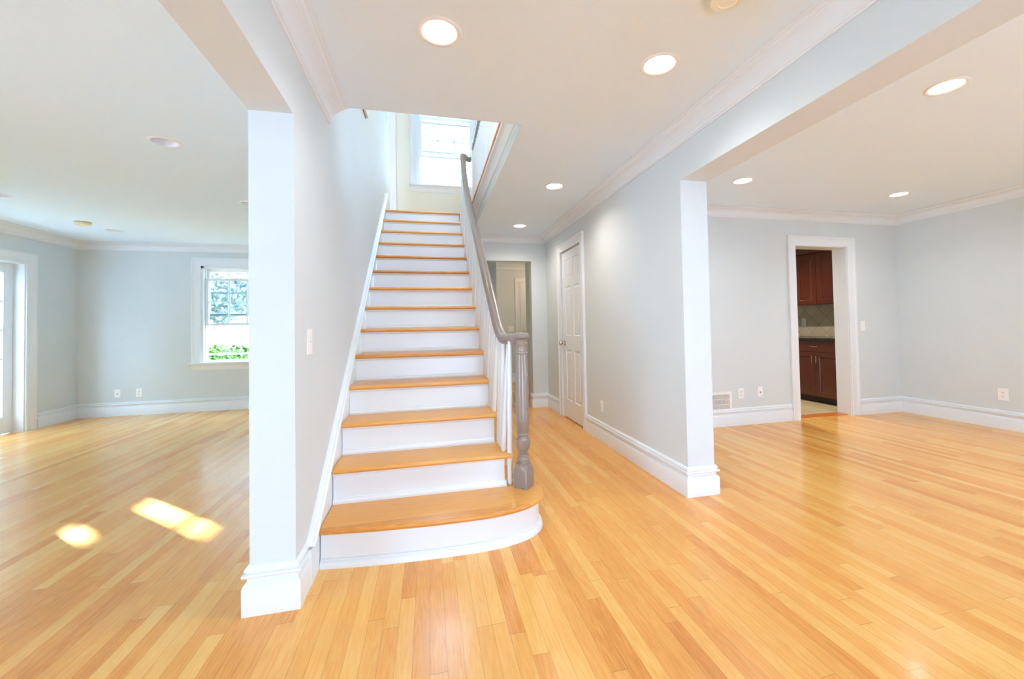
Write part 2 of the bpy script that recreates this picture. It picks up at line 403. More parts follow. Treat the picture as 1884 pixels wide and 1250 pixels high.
wall('wall_living_left', M['wall'], 'x', XV-0.17, XV, YF, YV, 0, H+0.14, holes=[(FD0, FD1, -0.1, 1.99), (-1.9, 0.7, 0.1, 1.8)])  # second hole is an added unseen opening that evens the daylight
# front of the house, behind the camera
wall('wall_front', M['wall'], 'y', YF-0.15, YF, XV, XD+0.2, 0, H+0.14, holes=[(-0.5, 1.6, 0.05, 0.78)])
# far room beyond the hall
wall('wall_far_back', M['wall'], 'y', 8.35, 8.47, 0.3, 3.4, 0, H+0.14)
wall('wall_far_left', M['wall'], 'y', 6.5, 6.62, 0.28, 1.045, 0, H+0.14)
wall('wall_far_left', M['wall'], 'x', 0.925, 1.045, 6.62, 8.35, 0, H+0.14)
wall('wall_under_stair', M['wall'], 'x', 0.28, 0.40, YB, 6.5, 0, H+0.14)
wall('wall_far_right', M['wall'], 'x', 3.3, 3.42, YV, 8.35, 0, H+0.14)
wall('wall_far_right', M['wall'], 'y', YV-0.12, YV, XR, 3.42, 0, H+0.14) if False else None
# kitchen
wall('wall_kitchen_right', M['wall'], 'x', 5.8, 5.92, YD+0.176, 7.3, 0, H+0.14)
wall('wall_kitchen_back', M['wall'], 'y', 7.18, 7.3, 3.42, 5.8, 0, H+0.14)
wall('wall_kitchen_left', M['wall'], 'x', 3.42, 3.5, YD+0.176, 7.3, 0, H+0.14)
MB().box((5.792, 4.2, 0.90), (5.80, 7.1, 1.40)).build('wall_backsplash', M['splash'], kind='structure')
# upstairs
UW = (-0.144, 0.790, 3.478, 4.680)
wall('wall_upper_back', M['wall2'], 'y', YV, YV+0.16, -3.0, 3.4, H+0.14, H2, holes=[UW])
wall('wall_upper_right', M['wall2'], 'x', 1.75, 1.87, 1.8, YV, UF, H2)
wall('wall_upper_front', M['wall2'], 'y', 1.8, 1.92, -3.0, 3.4, H+0.14, H2, holes=[(-0.1, 0.9, 3.5, 4.4)])  # hole added to brighten the stairwell
wall('wall_upper_far_left', M['wall2'], 'x', -3.1, -3.0, 1.8, YV, UF, H2, holes=[(3.0, 4.2, 3.4, 4.6)])  # another unseen opening put in for more upstairs daylight
portal((0.4, 1.79, 3.95), 1.0, 0.9, (0, 1, 0)); portal((-3.11, 3.6, 4.0), 1.2, 1.2, (1, 0, 0))
MB().box((XL-0.02, YO0-0.12, H+0.002), (XO+0.02, YO0, UF)).build('wall_stairwell_front', M['wall'], kind='structure')
MB().box((XO, YO0, H+0.002), (XO+0.012, YO1, UF-0.02)).build('wall_stairwell_right', M['wall'], kind='structure')
MB().box((XL, YO0, H+0.002), (XL+0.0, YO0+0.001, H+0.003)).build('wall_left', M['wall'], kind='structure') if False else None

# ------------------------------------------------------------------ mouldings
CR = [(0, -.104), (.007, -.104), (.009, -.096), (.016, -.094), (.018, -.086), (.020, -.084), (.021, -.072), (.027, -.056), (.038, -.042), (.052, -.032),
      (.064, -.028), (.066, -.022), (.074, -.020), (.082, -.016), (.086, -.010), (.096, -.008), (.104, -.004), (.104, 0), (0, 0)]
BB = [(0, 0), (.022, 0), (.022, .108), (.018, .118), (.008, .127), (.007, .145), (.020, .148), (.024, .154), (.022, .160), (.010, .163), (.009, .168),
      (.016, .172), (.014, .180), (.006, .187), (0, .188)]
def crown(name, path): return MB().sweep(path, CR, H-0.001).build(name, M['trim'], kind='structure', smooth=True)
def base(name, path): return MB().sweep(path, BB, 0.0).build(name, M['trim'], kind='structure', smooth=True)
crown('trim_crown_right', [(XR, YF), (XR, YB), (0.41, YB)])
crown('trim_crown_left', [(XL, YO0-0.001), (XL, YF)])
crown('trim_crown_living', [(XL-TL, YF), (XL-TL, YV), (XV, YV), (XV, YF)])
crown('trim_crown_dining', [(XD, YF), (XD, YD), (XB, YD), (XB, YF)])
crown('trim_crown_far_room', [(3.3, 8.35), (1.045, 8.35), (1.045, 6.62)])
base('baseboard_left', [(XL, 2.035), (XL, YL0), (XL-TL, YL0), (XL-TL, YV), (XV, YV), (XV, 6.367)])
base('baseboard_living_left', [(XV, 4.26), (XV, YF)])
base('baseboard_right', [(4.018, YD), (XB, YD), (XB, YR0), (XR, YR0), (XR, 4.19)])
base('baseboard_back', [(XR, 5.106), (XR, YB), (1.41, YB), (1.41, YB+0.12)])
base('baseboard_dining', [(XD, YF), (XD, YD), (5.002, YD)])
base('baseboard_far_room', [(1.72, 8.35), (1.045, 8.35), (1.045, 6.65)])

# casing: colonial profile across its width (0 = inner edge)
CAS = [(0, 0), (0, .012), (.006, .016), (.018, .016), (.024, .012), (.070, .017), (.078, .026), (.090, .028), (.098, .024), (.100, 0)]
def casing(name, fn, u0, u1, z0, z1, parent=None, w=0.10, sill=False, kind=None):
    """fn(u, z, out) -> xyz; three or four sided casing mitred at the corners, round the hole u0..u1, z0..z1"""
    b = MB(); k = w/0.10
    def corner(i, d):
        return {0: (u0-d, z0), 1: (u0-d, z1+d), 2: (u1+d, z1+d), 3: (u1+d, z0)}[i]
    rows = []
    for i in range(4):
        rows.append([b.bm.verts.new(fn(*corner(i, d*k), o)) for d, o in CAS])
    m = len(CAS)
    for a, c in zip(rows, rows[1:]):
        for j in range(m): b.bm.faces.new((a[j], a[(j+1) % m], c[(j+1) % m], c[j]))
    b.bm.faces.new(rows[0]); b.bm.faces.new(rows[-1][::-1])
    return b.build(name, M['trim'], parent=parent, smooth=True, kind=kind)

def panel_sheet(b, P, us, zs, cells, depth=0.009, edge=0.022, rise=0.006, w0=0.0):
    """flat front with moulded panels. us, zs grid lines; cells set of (i, j) that hold a panel. P(u, z, w)"""
    for i in range(len(us)-1):
        for j in range(len(zs)-1):
            a, c, e, f = us[i], us[i+1], zs[j], zs[j+1]
            if (i, j) not in cells:
                b.face([P(a, e, w0), P(c, e, w0), P(c, f, w0), P(a, f, w0)]); continue
            def loop(d, w): return [P(a+d, e+d, w), P(c-d, e+d, w), P(c-d, f-d, w), P(a+d, f-d, w)]
            ls = [loop(0, w0), loop(0.010, w0-depth), loop(0.018, w0-depth), loop(0.018+edge, w0-depth+rise)]
            for p, q in zip(ls, ls[1:]):
                for n in range(4): b.face([p[n], p[(n+1) % 4], q[(n+1) % 4], q[n]])
            b.face(ls[-1])

# ------------------------------------------------------------------ doors
def six_panel(name, P, width, height, thick, parent):
    b = MB(); st = 0.105*width/0.70; mid = 0.085
    pw = (width-2*st-mid)/2
    us = [0, st, st+pw, st+pw+mid, st+2*pw+mid, width]
    zs = [0, 0.215, 0.83, 1.00, 1.60, 1.70, 1.93, height]
    zs = [z*height/2.03 for z in zs[:-1]]+[height]
    cells = {(i, j) for i in (1, 3) for j in (1, 3, 5)}
    panel_sheet(b, P, us, zs, cells)
    # back and edges
    t = -thick
    b.face([P(0, 0, t), P(0, height, t), P(width, height, t), P(width, 0, t)])
    for (a, c) in (((0, 0), (width, 0)), ((width, 0), (width, height)), ((width, height), (0, height)), ((0, height), (0, 0))):
        b.face([P(a[0], a[1], 0), P(c[0], c[1], 0), P(c[0], c[1], t), P(a[0], a[1], t)])
    bmesh.ops.remove_doubles(b.bm, verts=b.bm.verts, dist=1e-5)
    return b.build(name, M['trim'], parent=parent)
def knob(parent, P, u, z):
    b = MB()
    prof = [(0, 0), (.032, 0), (.032, .006), (.014, .010), (.011, .030), (.016, .036), (.027, .044), (.030, .055), (.026, .066), (.014, .072), (0, .073)]
    b.lathe(prof, fn=lambda r, h, a: P(u+r*math.cos(a), z+r*math.sin(a), h), seg=20)
    return b.build('door_knob', M['nickel'], parent=parent, smooth=True, label='brushed nickel round knob')
D = empty('door_1', (0, 0, 0), 'white six panel closet door closed in the right hallway wall', 'door', kind='structure')
Pd = lambda u, z, w: (XR+0.012-w, 4.300+u, 0.012+z)      # outward is -x
six_panel('door_slab', Pd, 0.695, 2.025, 0.035, D)
knob(D, Pd, 0.632, 0.905)
for z in (1.823, 1.077, 0.316):
    b = MB(); b.lathe([(0, 0), (.006, 0), (.006, .09), (0, .09)], c=(XR-0.004, 4.297, z-0.045), seg=10); b.box((XR-0.001, 4.300, z-0.045), (XR+0.0125, 4.322, z+0.045))
    b.build('hinge', M['steel'], parent=D, smooth=True, label='satin steel hinge')
casing('door_casing', lambda u, z, o: (XR-o, u, z), 4.292, 5.003, 0, 2.046, parent=D)
b = MB(); b.box((XR+0.05, 4.25, 0), (XB, 5.04, 2.1)); b.build('closet_back', M['trim'], parent=D)

# far room door
D = empty('door_2', (0, 0, 0), 'white six panel door in the wall beyond the hallway opening', 'door', kind='structure')
Pf = lambda u, z, w: (1.832+u, 8.338-w, 0.012+z)
six_panel('door_slab', Pf, 0.78, 2.03, 0.03, D)
knob(D, Pf, 0.065, 1.01)
casing('door_casing', lambda u, z, o: (u, 8.35-o, z), 1.822, 2.62, 0, 2.048, parent=D)

# plain cased opening to the kitchen
casing('trim_kitchen_casing', lambda u, z, o: (u, YD-o, z), 4.135, 4.885, 0, 2.012, w=0.115, kind='structure')
b = MB(); t = 0.006
b.box((4.135, YD, 0), (4.135+t, YD+0.176, 2.012)); b.box((4.885-t, YD, 0), (4.885, YD+0.176, 2.012)); b.box((4.135, YD, 2.012-t), (4.885, YD+0.176, 2.012))
b.build('trim_kitchen_jamb', M['trim'], kind='structure')

# french doors on the living room's left wall
D = empty('door_3', (0, 0, 0), 'white glazed french door at the left edge of the living room', 'door', kind='structure')
XG = XV-0.125
def french(y0, y1):
    b = MB(); P = lambda u, z, w: (XG+w, u, z)
    gy0, gy1, gz0, gz1 = y0+0.11, y1-0.115, 0.20, 1.865
    cols, rows = 3, 5; mw_ = 0.022
    b.box((XG-0.02, y0, 0.01), (XG+0.02, gy0, 1.978)); b.box((XG-0.02, gy1, 0.01), (XG+0.02, y1, 1.978))
    b.box((XG-0.02, gy0, 0.01), (XG+0.02, gy1, gz0)); b.box((XG-0.02, gy0, gz1), (XG+0.02, gy1, 1.978))
    for i in range(1, cols):
        y = gy0+(gy1-gy0)*i/cols; b.box((XG-0.014, y-mw_/2, gz0), (XG+0.014, y+mw_/2, gz1))
    for j in range(1, rows):
        z = gz0+(gz1-gz0)*j/rows; b.box((XG-0.014, gy0, z-mw_/2), (XG+0.014, gy1, z+mw_/2))
    b.build('door_leaf', M['trim'], parent=D, bevel=0.002)
    MB().box((XG-0.002, gy0, gz0), (XG+0.002, gy1, gz1)).build('door_glass', M['glass'], parent=D)
ym = (FD0+FD1)/2
french(FD0+0.02, ym-0.002); french(ym+0.002, FD1-0.02)
b = MB(); b.box((XV-0.17, FD1-0.018, 0), (XV, FD1, 1.99)); b.box((XV-0.17, FD0, 0), (XV, FD0+0.018, 1.99)); b.box((XV-0.17, FD0, 1.98), (XV, FD1, 1.99))
b.build('door_jamb', M['trim'], parent=D)
casing('door_casing', lambda u, z, o: (XV+o, u, z), FD0+0.004, FD1-0.004, 0, 1.986, w=0.135, parent=D)

# ------------------------------------------------------------------ double hung windows (lower sash raised)
def window(name, x0, x1, z0, z1, sashz, sashh, cols, label, topcase=0.105):
    D = empty(name, (0, 0, 0), label, 'window', kind='structure')
    y = YV
    # jambs
    b = MB(); b.box((x0, y, z0), (x0+0.03, y+0.15, z1)); b.box((x1-0.03, y, z0), (x1, y+0.15, z1)); b.box((x0, y, z1-0.03), (x1, y+0.15, z1)); b.box((x0, y+0.02, z0), (x1, y+0.16, z0+0.025))
    b.box((x0+0.03, y+0.045, z0+0.02), (x0+0.042, y+0.06, z1-0.03)); b.box((x1-0.042, y+0.045, z0+0.02), (x1-0.03, y+0.06, z1-0.03))
    b.build('window_frame', M['trim'], parent=D)
    casing('window_casing', lambda u, z, o: (u, y-o, z), x0, x1, z0, z1, w=0.118, parent=D)
    b = MB(); b.box((x0-0.135, y-0.055, z0-0.024), (x1+0.135, y+0.03, z0+0.004))
    b.build('window_stool', M['trim'], parent=D, bevel=0.006)
    b = MB(); prof = [(0, -0.112), (.006, -0.112), (.012, -0.09), (.022, -.055), (.034, -.035), (.038, -.024), (0, -.024)]
    xa, xb = x0-0.10, x1+0.10
    A = [b.bm.verts.new((xa-d*0.9-0.0, y-d, z0+h)) for d, h in prof]; B = [b.bm.verts.new((xb+d*0.9, y-d, z0+h)) for d, h in prof]
    b.bm.faces.new(A); b.bm.faces.new(B[::-1])
    for j in range(len(prof)): k = (j+1) % len(prof); b.bm.faces.new((A[j], A[k], B[k], B[j]))
    b.build('window_apron', M['trim'], parent=D)
    def sash(yy, za, zb, tint, bot, top):
        b = MB(); xa, xb = x0+0.032, x1-0.032; s = 0.042
        b.box((xa, yy-0.016, za), (xa+s, yy+0.016, zb)); b.box((xb-s, yy-0.016, za), (xb, yy+0.016, zb))
        b.box((xa+s, yy-0.016, za), (xb-s, yy+0.016, za+bot)); b.box((xa+s, yy-0.016, zb-top), (xb-s, yy+0.016, zb))
        for i in range(1, cols):
            x = xa+s+(xb-xa-2*s)*i/cols; b.box((x-0.008, yy-0.006, za+bot), (x+0.008, yy+0.006, zb-top))
        zm = (za+bot+zb-top)/2; b.box((xa+s, yy-0.006, zm-0.008), (xb-s, yy+0.006, zm+0.008))
        sa = b.build('sash', M['trim'], parent=D, bevel=0.002)
        MB().box((xa+s, yy-0.002, za+bot), (xb-s, yy+0.002, zb-top)).build('pane', tint, parent=sa)
    h = (z1-z0-0.03)/2+0.012
    sash(y+0.10, z1-0.03-h, z1-0.03, M['glass'], 0.034, 0.045)            # upper sash, outer track
    sash(y+0.058, sashz, sashz+sashh, M['glass2'], 0.036, 0.034)            # lower sash pushed up
    return D
M['glass2'] = M['tint']
window('window_1', WX0, WX1, WZ0, WZ1, 1.228, 0.695, 4, 'white double hung window with raised lower sash in the living room back wall')
M['glass2'] = M['glass']
window('window_2', UW[0], UW[1], UW[2], UW[3], 3.952, 0.60, 3, 'bright white double hung window above the top of the stairs')
b = MB(); b.box((-0.60, YV-0.022, UF), (-0.475, YV, 4.75)); b.build('trim_upper_left', M['trim'], kind='structure', bevel=0.004)
# plain frame of the added low opening that throws daylight onto the ceiling
for n, (x0, x1, z0, z1) in enumerate([(-0.5, 1.6, 0.05, 0.78)]):
    b = MB(); y = YF-0.08; f = 0.05
    b.box((x0, y-0.03, z0), (x0+f, y+0.03, z1)); b.box((x1-f, y-0.03, z0), (x1, y+0.03, z1)); b.box((x0, y-0.03, z0), (x1, y+0.03, z0+f)); b.box((x0, y-0.03, z1-f), (x1, y+0.03, z1))
    xm = (x0+x1)/2; b.box((xm-0.02, y-0.03, z0), (xm+0.02, y+0.03, z1))
    b.build('window_%d' % (n+3), M['trim'], kind='structure')
portal((0.55, YF-0.16, 0.415), 2.1, 0.73, (0, 1, 0))
portal(((WX0+WX1)/2, YV+0.17, 1.4), 1.13, 1.4, (0, -1, 0)); portal((0.323, YV+0.17, 4.08), 0.93, 1.2, (0, -1, 0))
portal((XV-0.18, ym, 1.0), 1.83, 1.98, (1, 0, 0)); portal((XV-0.18, -0.6, 0.95), 2.6, 1.7, (1, 0, 0))

# ------------------------------------------------------------------ staircase
ST = empty('staircase', (0, YS, 0), 'straight staircase with oak treads, white risers and taupe handrail', 'staircase')
def sadd(b, name, m, **kw):
    bmesh.ops.translate(b.bm, verts=b.bm.verts, vec=(0, -YS, 0))
    par = kw.pop('parent', ST)
    return b.build(name, m, parent=par, **kw)
XS0 = XL+0.028
SR = 0.418
def nose(y0, y1, zt, x0, x1, b, th=0.027):
    """tread slab with rounded nosing towards -y"""
    r = th/2; poly = [(y1, zt-th)]+[(y0+r-r*math.sin(PI*i/8), zt-r-r*math.cos(PI*i/8)) for i in range(9)]+[(y1, zt)]
    b.prism(poly, lambda u, v, w: (w, u, v), x0, x1)
# tread 1: bullnose
front = [(XS0, 2.150), (-0.30, 2.122), (-0.05, 2.102), (0.15, 2.098), (0.30, 2.104), (0.42, 2.128), (0.51, 2.165), (0.575, 2.218), (0.617, 2.285), (0.632, 2.36), (0.628, 2.44), (0.600, 2.505), (0.555, 2.545), (0.50, 2.558), (0.425, 2.558)]
def inset(pts, d):
    out = []
    for i, p in enumerate(pts):
        a = Vector(pts[max(0, i-1)]); c = Vector(pts[min(len(pts)-1, i+1)]); t = (c-a).normalized(); nrm = Vector((-t.y, t.x))
        out.append((p[0]+nrm.x*d, p[1]+nrm.y*d))
    out[0] = (pts[0][0], out[0][1]); return out
def smooth_path(pts, n=5):
    out = []
    for i in range(len(pts)-1):
        p0, p1, p2, p3 = (Vector(pts[max(0, min(len(pts)-1, i+k))]) for k in (-1, 0, 1, 2))
        for k in range(n):
            t = k/n
            out.append(tuple(0.5*((2*p1)+(p2-p0)*t+(2*p0-5*p1+4*p2-p3)*t*t+(3*p1-p0-3*p2+p3)*t**3)))
    out.append(tuple(pts[-1])); return out
fr = smooth_path(front, 4)
zt = RISE; th = 0.028; b = MB()
back = [(0.425, 2.47), (XS0, 2.47)]
rings = []
for i in range(9):
    a = PI*i/8; d = (th/2)*(1-math.sin(a)); z = zt-th/2-(th/2)*math.cos(a)
    rings.append([b.bm.verts.new((x, y, z)) for x, y in inset(fr, d)+back])
n = len(rings[0])
for p, q in zip(rings, rings[1:]):
    for j in range(n): k = (j+1) % n; b.bm.faces.new((p[j], p[k], q[k], q[j]))
b.bm.faces.new(rings[0]); b.bm.faces.new(rings[-1][::-1])
sadd(b, 'tread', M['tread'], smooth=True)
def curved_board(name, path, prof, z0, parent=None):
    # room is on the right-hand side of this path, so walk it backwards
    b = MB(); b.sweep([p for p in path][::-1], prof, z0); return sadd(b, name, M['trim'], smooth=True, parent=parent or ST)
rp = inset(fr, 0.032)
r1 = curved_board('riser', rp, [(-0.02, 0), (0, 0), (0, RISE-th-0.012), (0.004, RISE-th-0.010), (0.010, RISE-th), (-0.02, RISE-th)], 0.0)
curved_board('shoe_moulding', rp, [(0, 0), (.020, 0), (.020, .018), (.014, .028), (.008, .032), (.007, .040), (0, .042)], 0.0, parent=r1)
for k in range(1, 14):
    zt = (k+1)*RISE; y0 = YS+k*RUN; last = k == 13
    y1 = y0+RUN+0.03 if not last else y0+0.12
    xr = SR if k > 1 else 0.447
    b = MB(); nose(y0, y1, zt, XS0, xr if not last else 0.45, b)
    if not last:   # return nosing on the open end
        r = 0.0135; b.prism([(xr, zt-0.027)]+[(xr+0.012+r*math.sin(PI*i/8)-0.0, zt-r-r*math.cos(PI*i/8)) for i in range(9)]+[(xr, zt)], lambda u, v, w: (u, w, v), y0+0.006, y1)
    sadd(b, 'tread', M['tread'], smooth=True)
    yr = y0+0.030; xe = SR-0.012 if k > 1 else 0.425
    b = MB(); b.box((XS0, yr, zt-RISE-0.001), (xe, yr+0.018, zt-0.027))
    b.prism([(yr, zt-0.027), (yr-0.012, zt-0.027), (yr-0.010, zt-0.034), (yr-0.003, zt-0.041), (yr, zt-0.042)], lambda u, v, w: (w, u, v), XS0, xe)
    ri = sadd(b, 'riser', M['trim'])
    b = MB(); z0 = zt-RISE
    b.prism([(yr, z0), (yr-0.014, z0), (yr-0.014, z0+0.012), (yr-0.007, z0+0.022), (yr-0.006, z0+0.030), (yr, z0+0.031)], lambda u, v, w: (w, u, v), XS0, xe+(0.01 if k == 1 else 0))
    sadd(b, 'shoe_moulding', M['trim'], parent=ri)
# wall skirt board with moulded cap
def capz(y): return RISE+(y-YS)*RISE/RUN+0.062
ya, yb_ = 2.035, 5.80
b = MB()
poly = [(ya, 0.0), (2.30, 0.0)]+[(YS+k*RUN+0.3, (k)*RISE) for k in range(1, 13)]+[(5.72, 13.6*RISE), (yb_, 14*RISE), (yb_, capz(yb_)-0.012), (ya+0.02, capz(ya+0.02)-0.012), (ya, 0.165)]
poly = [(ya, 0.0), (2.40, 0.0), (yb_, UF-0.15), (yb_, capz(yb_)-0.01), (ya+0.03, capz(ya+0.03)-0.01), (ya, 0.15)]
b.prism(poly, lambda u, v, w: (w, u, v), XL, XL+0.024)
sadd(b, 'skirt_board', M['trim'])
b = MB(); cp = [(0, -.034), (.026, -.034), (.030, -.026), (.036, -.020), (.036, -.012), (.028, -.006), (.026, .004), (.020, .012), (.008, .016), (0, .016)]
pth = [(ya+0.0, 0.172), (ya+0.05, capz(ya+0.05)), (yb_, capz(yb_))]
rows = []
for i, (y, z) in enumerate(pth):
    sl = math.atan2(RISE, RUN); an = [1.15, (1.15+sl)/2, sl][i] if i < 2 else sl
    rows.append([b.bm.verts.new((XL+d, y-h*math.sin(an), z+h*math.cos(an))) for d, h in cp])
for p, q in zip(rows, rows[1:]):
    for j in range(len(cp)): k = (j+1) % len(cp); b.bm.faces.new((p[j], p[k], q[k], q[j]))
b.bm.faces.new(rows[0]); b.bm.faces.new(rows[-1][::-1])
sadd(b, 'skirt_cap', M['trim'], smooth=True)
# closed outer string and panel under the open side
b = MB()
poly = [(2.50, 0.0)]
poly = [(2.475, 0.0), (2.475, RISE-0.028)]
for k in range(1, 13):
    poly += [(YS+k*RUN+0.048, k*RISE), (YS+k*RUN+0.048, (k+1)*RISE-0.0275)] if k > 1 else [(2.475, 2*RISE-0.0275)]
poly += [(YS+13*RUN+0.048, 13*RISE-0.0275), (YS+13*RUN+0.048, 14*RISE-0.0275), (YB, 14*RISE-0.0275), (YB, 0)]
b.prism(poly, lambda u, v, w: (w, u, v), 0.383, 0.405)
sadd(b, 'side_panel', M['wall'])
# newel posts
NP = [(0, .13), (.043, .13), (.043, .139), (.034, .143), (.033, .150), (.037, .155), (.037, .162), (.030, .168), (.029, .180), (.034, .184), (.034, .190),
      (.024, .196), (.024, .203), (.030, .212), (.040, .230), (.044, .254), (.0445, .276), (.036, .283), (.030, .292), (.030, .298), (.038, .303), (.038, .311), (.033, .316),
      (.0375, .322), (.0385, .40), (.0385, .55), (.035, .74), (.0335, .776), (.038, .779), (.038, .787), (.034, .790), (.034, .812), (.036, .822), (.041, .834), (.041, .840),
      (.035, .843), (.035, .850), (.032, .854), (.032, .860), (.036, .864), (.045, .868), (.048, .876), (.048, .888), (.043, .896), (.030, .900), (0, .901)]
def newel(x, y, z, ang, name='newel_post'):
    b = MB(); s = 0.0455; c, sn = math.cos(ang), math.sin(ang)
    R = lambda px, py, pz: (x+px*c-py*sn, y+px*sn+py*c, z+pz)
    lv = [(s, 0), (s, .098), (s*0.97, .108)]
    # square base whose faces end in arches under the turned part
    rows = []
    for h, tt in ((0, 0), (.104, 0), (.116, .22), (.125, .55), (.131, 1.0)):
        ring = []
        for i in range(32):
            a = 2*PI*(i+0.5)/32; q = 1/max(abs(math.cos(a)), abs(math.sin(a))); rad = s*(q*(1-tt)+0.93*tt)
            rad = min(rad, s*q); ring.append(b.bm.verts.new(R(rad*math.cos(a), rad*math.sin(a), h if tt == 0 or True else h)))
        rows.append(ring)
    for p, q in zip(rows, rows[1:]):
        for i in range(32): j = (i+1) % 32; b.bm.faces.new((p[i], p[j], q[j], q[i]))
    b.bm.faces.new(rows[0]); b.bm.faces.new(rows[-1][::-1])
    b.lathe([(r, h) for r, h in NP], c=(x, y, z), seg=28)
    return sadd(b, name, M['taupe'], smooth=True)
newel(0.530, 2.410, RISE, math.radians(45))
newel(0.462, 5.365, 13*RISE, 0.0)
# handrail
rail_pts = [(0.522, 2.412, 1.052), (0.500, 2.445, 1.051), (0.475, 2.490, 1.050), (0.457, 2.545, 1.052), (0.449, 2.61, 1.066), (0.446, 2.68, 1.098), (0.445, 2.76, 1.150), (0.445, 2.86, 1.222)]
def rz_(y): return 1.222+(y-2.86)*RISE/RUN*1.01
rail_pts += [(0.445, y, rz_(y)) for y in (3.2, 3.7, 4.2, 4.6)]+[(0.445, 4.85, 2.73), (0.445, 5.05, 2.955), (0.445, 5.18, 3.14), (0.448, 5.27, 3.27), (0.453, 5.33, 3.325), (0.462, 5.38, 3.345), (0.485, 5.43, 3.35), (0.53, 5.483, 3.352), (0.572, 5.49, 3.352)]
sect = [(0.020, -0.030), (0.022, -0.016), (0.033, -0.006), (0.034, 0.010), (0.026, 0.024), (0.012, 0.031), (-0.012, 0.031), (-0.026, 0.024), (-0.034, 0.010), (-0.033, -0.006), (-0.022, -0.016), (-0.020, -0.030)]
fine = smooth_path(rail_pts, 5)
sadd(MB().tube(fine, sect), 'handrail', M['taupe'], smooth=True)
def railbottom(y):
    best = min(fine, key=lambda p: abs(p[1]-y)); i = fine.index(best)
    for p, q in zip(fine, fine[1:]):
        if p[1] <= y <= q[1]:
            t = (y-p[1])/max(1e-6, q[1]-p[1]); return p[0]+(q[0]-p[0])*t, p[2]+(q[2]-p[2])*t
    return best[0], best[2]
def baluster(x, y, z, ztop, xt=None, parent=ST, off=YS, name='baluster'):
    b = MB(); h = ztop-z; xt = x if xt is None else xt
    r0 = 0.0162
    prof = [(0, 0), (.009, 0), (r0, .012), (r0, h*0.62), (r0*0.97, h*0.72), (.0118, h*0.97), (.0115, h), (0, h)]
    b.lathe(prof, fn=lambda r, hh, a: (x+(xt-x)*hh/h+r*math.cos(a), y+r*math.sin(a), z+hh), seg=12)
    bmesh.ops.translate(b.bm, verts=b.bm.verts, vec=(0, -off, 0))
    return b.build(name, M['trim'], parent=parent, smooth=True)
xr_, zr_ = railbottom(2.545); baluster(0.458, 2.462, RISE, zr_-0.012, xt=0.470)
for k in range(1, 13):
    for d in (0.078, 0.163, 0.246):
        y = YS+k*RUN+d
        if k == 12 and d > 0.1: continue
        xr_, zr_ = railbottom(y); baluster(0.430 if k == 1 else 0.413, y, (k+1)*RISE, zr_-0.020, xt=xr_)

# upstairs guard railing and stairwell trim
RL = empty('landing_railing', (0.6, 5.49, UF), 'white baluster railing with dark rail along the upstairs stairwell edge', 'railing')
def radd(b, name, m, **kw):
    bmesh.ops.translate(b.bm, verts=b.bm.verts, vec=(-0.6, -5.49, -UF)); return b.build(name, m, parent=RL, **kw)
radd(MB().tube([(0.60, 5.50, 3.50), (0.60, 4.0, 3.50), (0.60, 2.50, 3.50)], [(x*0.8, y*0.8) for x, y in sect]), 'handrail', M['taupe'], smooth=True)
radd(MB().box((0.578, 5.468, UF), (0.622, 5.512, 3.50)), 'newel_post', M['trim'], bevel=0.003)
for i in range(29):
    y = 5.39-i*0.1
    b = MB(); b.lathe([(0, 0), (.012, 0), (.012, .5), (.0085, .82), (0, .84)], c=(0.60, y, UF), seg=8); radd(b, 'baluster', M['trim'], smooth=True)
b = MB(); r = 0.0135; x0 = 0.520
b.prism([(0.60, UF-0.027)]+[(x0+r-r*math.sin(PI*i/8), UF-r-r*math.cos(PI*i/8)+0.0005) for i in range(9)]+[(0.60, UF+0.001)], lambda u, v, w: (u, w, v), YO0, 5.585)
b.build('trim_landing_nosing', M['threshold_and_shade'], kind='structure', smooth=True)  # darker oak stands in for shade along the nosing edge
sw = [(0, -.095), (.006, -.095), (.010, -.085), (.012, -.070), (.020, -.062), (.022, -.052), (.034, -.034), (.046, -.022), (.056, -.018), (.058, -.008), (.062, 0), (0, 0)]
MB().sweep([(XO, YO0), (XO, YO1)], sw, UF-0.027).build('trim_stairwell_crown', M['trim'], kind='structure', smooth=True)

# ------------------------------------------------------------------ ceiling lamps
def lamp(name, x, y, lit, label, group, power=0, z=None, color=(0.90, 0.98, 1.05)):
    t = empty(name, (x, y, H if z is None else z), label, 'ceiling light', group)
    b = MB(); b.lathe([(.072, -.001), (.076, -.004), (.084, -.005), (.092, -.004), (.0955, -.0005), (.0955, .001), (.078, .003), (.072, .003)], seg=48)
    b.build('trim_ring', M['ring'], parent=t, smooth=True)
    if lit:
        b = MB(); b.lathe([(.0755, .001), (.0755, .016), (.0, .018)], seg=40)
        b.build('can', M['ring'], parent=t, smooth=True)
        b = MB(); b.lathe([(.0, .004), (.060, .004), (.070, .009), (.070, .014), (0, .014)], seg=40); b.build('lens', M['lens'], parent=t, smooth=True)
        l = bpy.data.lights.new('lamp_light', 'SPOT'); l.energy = power; l.color = color; l.shadow_soft_size = 0.05
        l.spot_size = math.radians(150); l.spot_blend = 1.0
        o = bpy.data.objects.new('lamp_light', l); COL.objects.link(o); o.location = (0, 0, -0.012); o.parent = t
    else:
        b = MB(); b.lathe([(.0725, .001), (.0725, .004), (.050, .085), (.0, .085)], seg=40); b.build('reflector', M['cangrey'], parent=t, smooth=True)
    return t
PW = 24
G1 = 'lit recessed lights in the hallway ceiling'
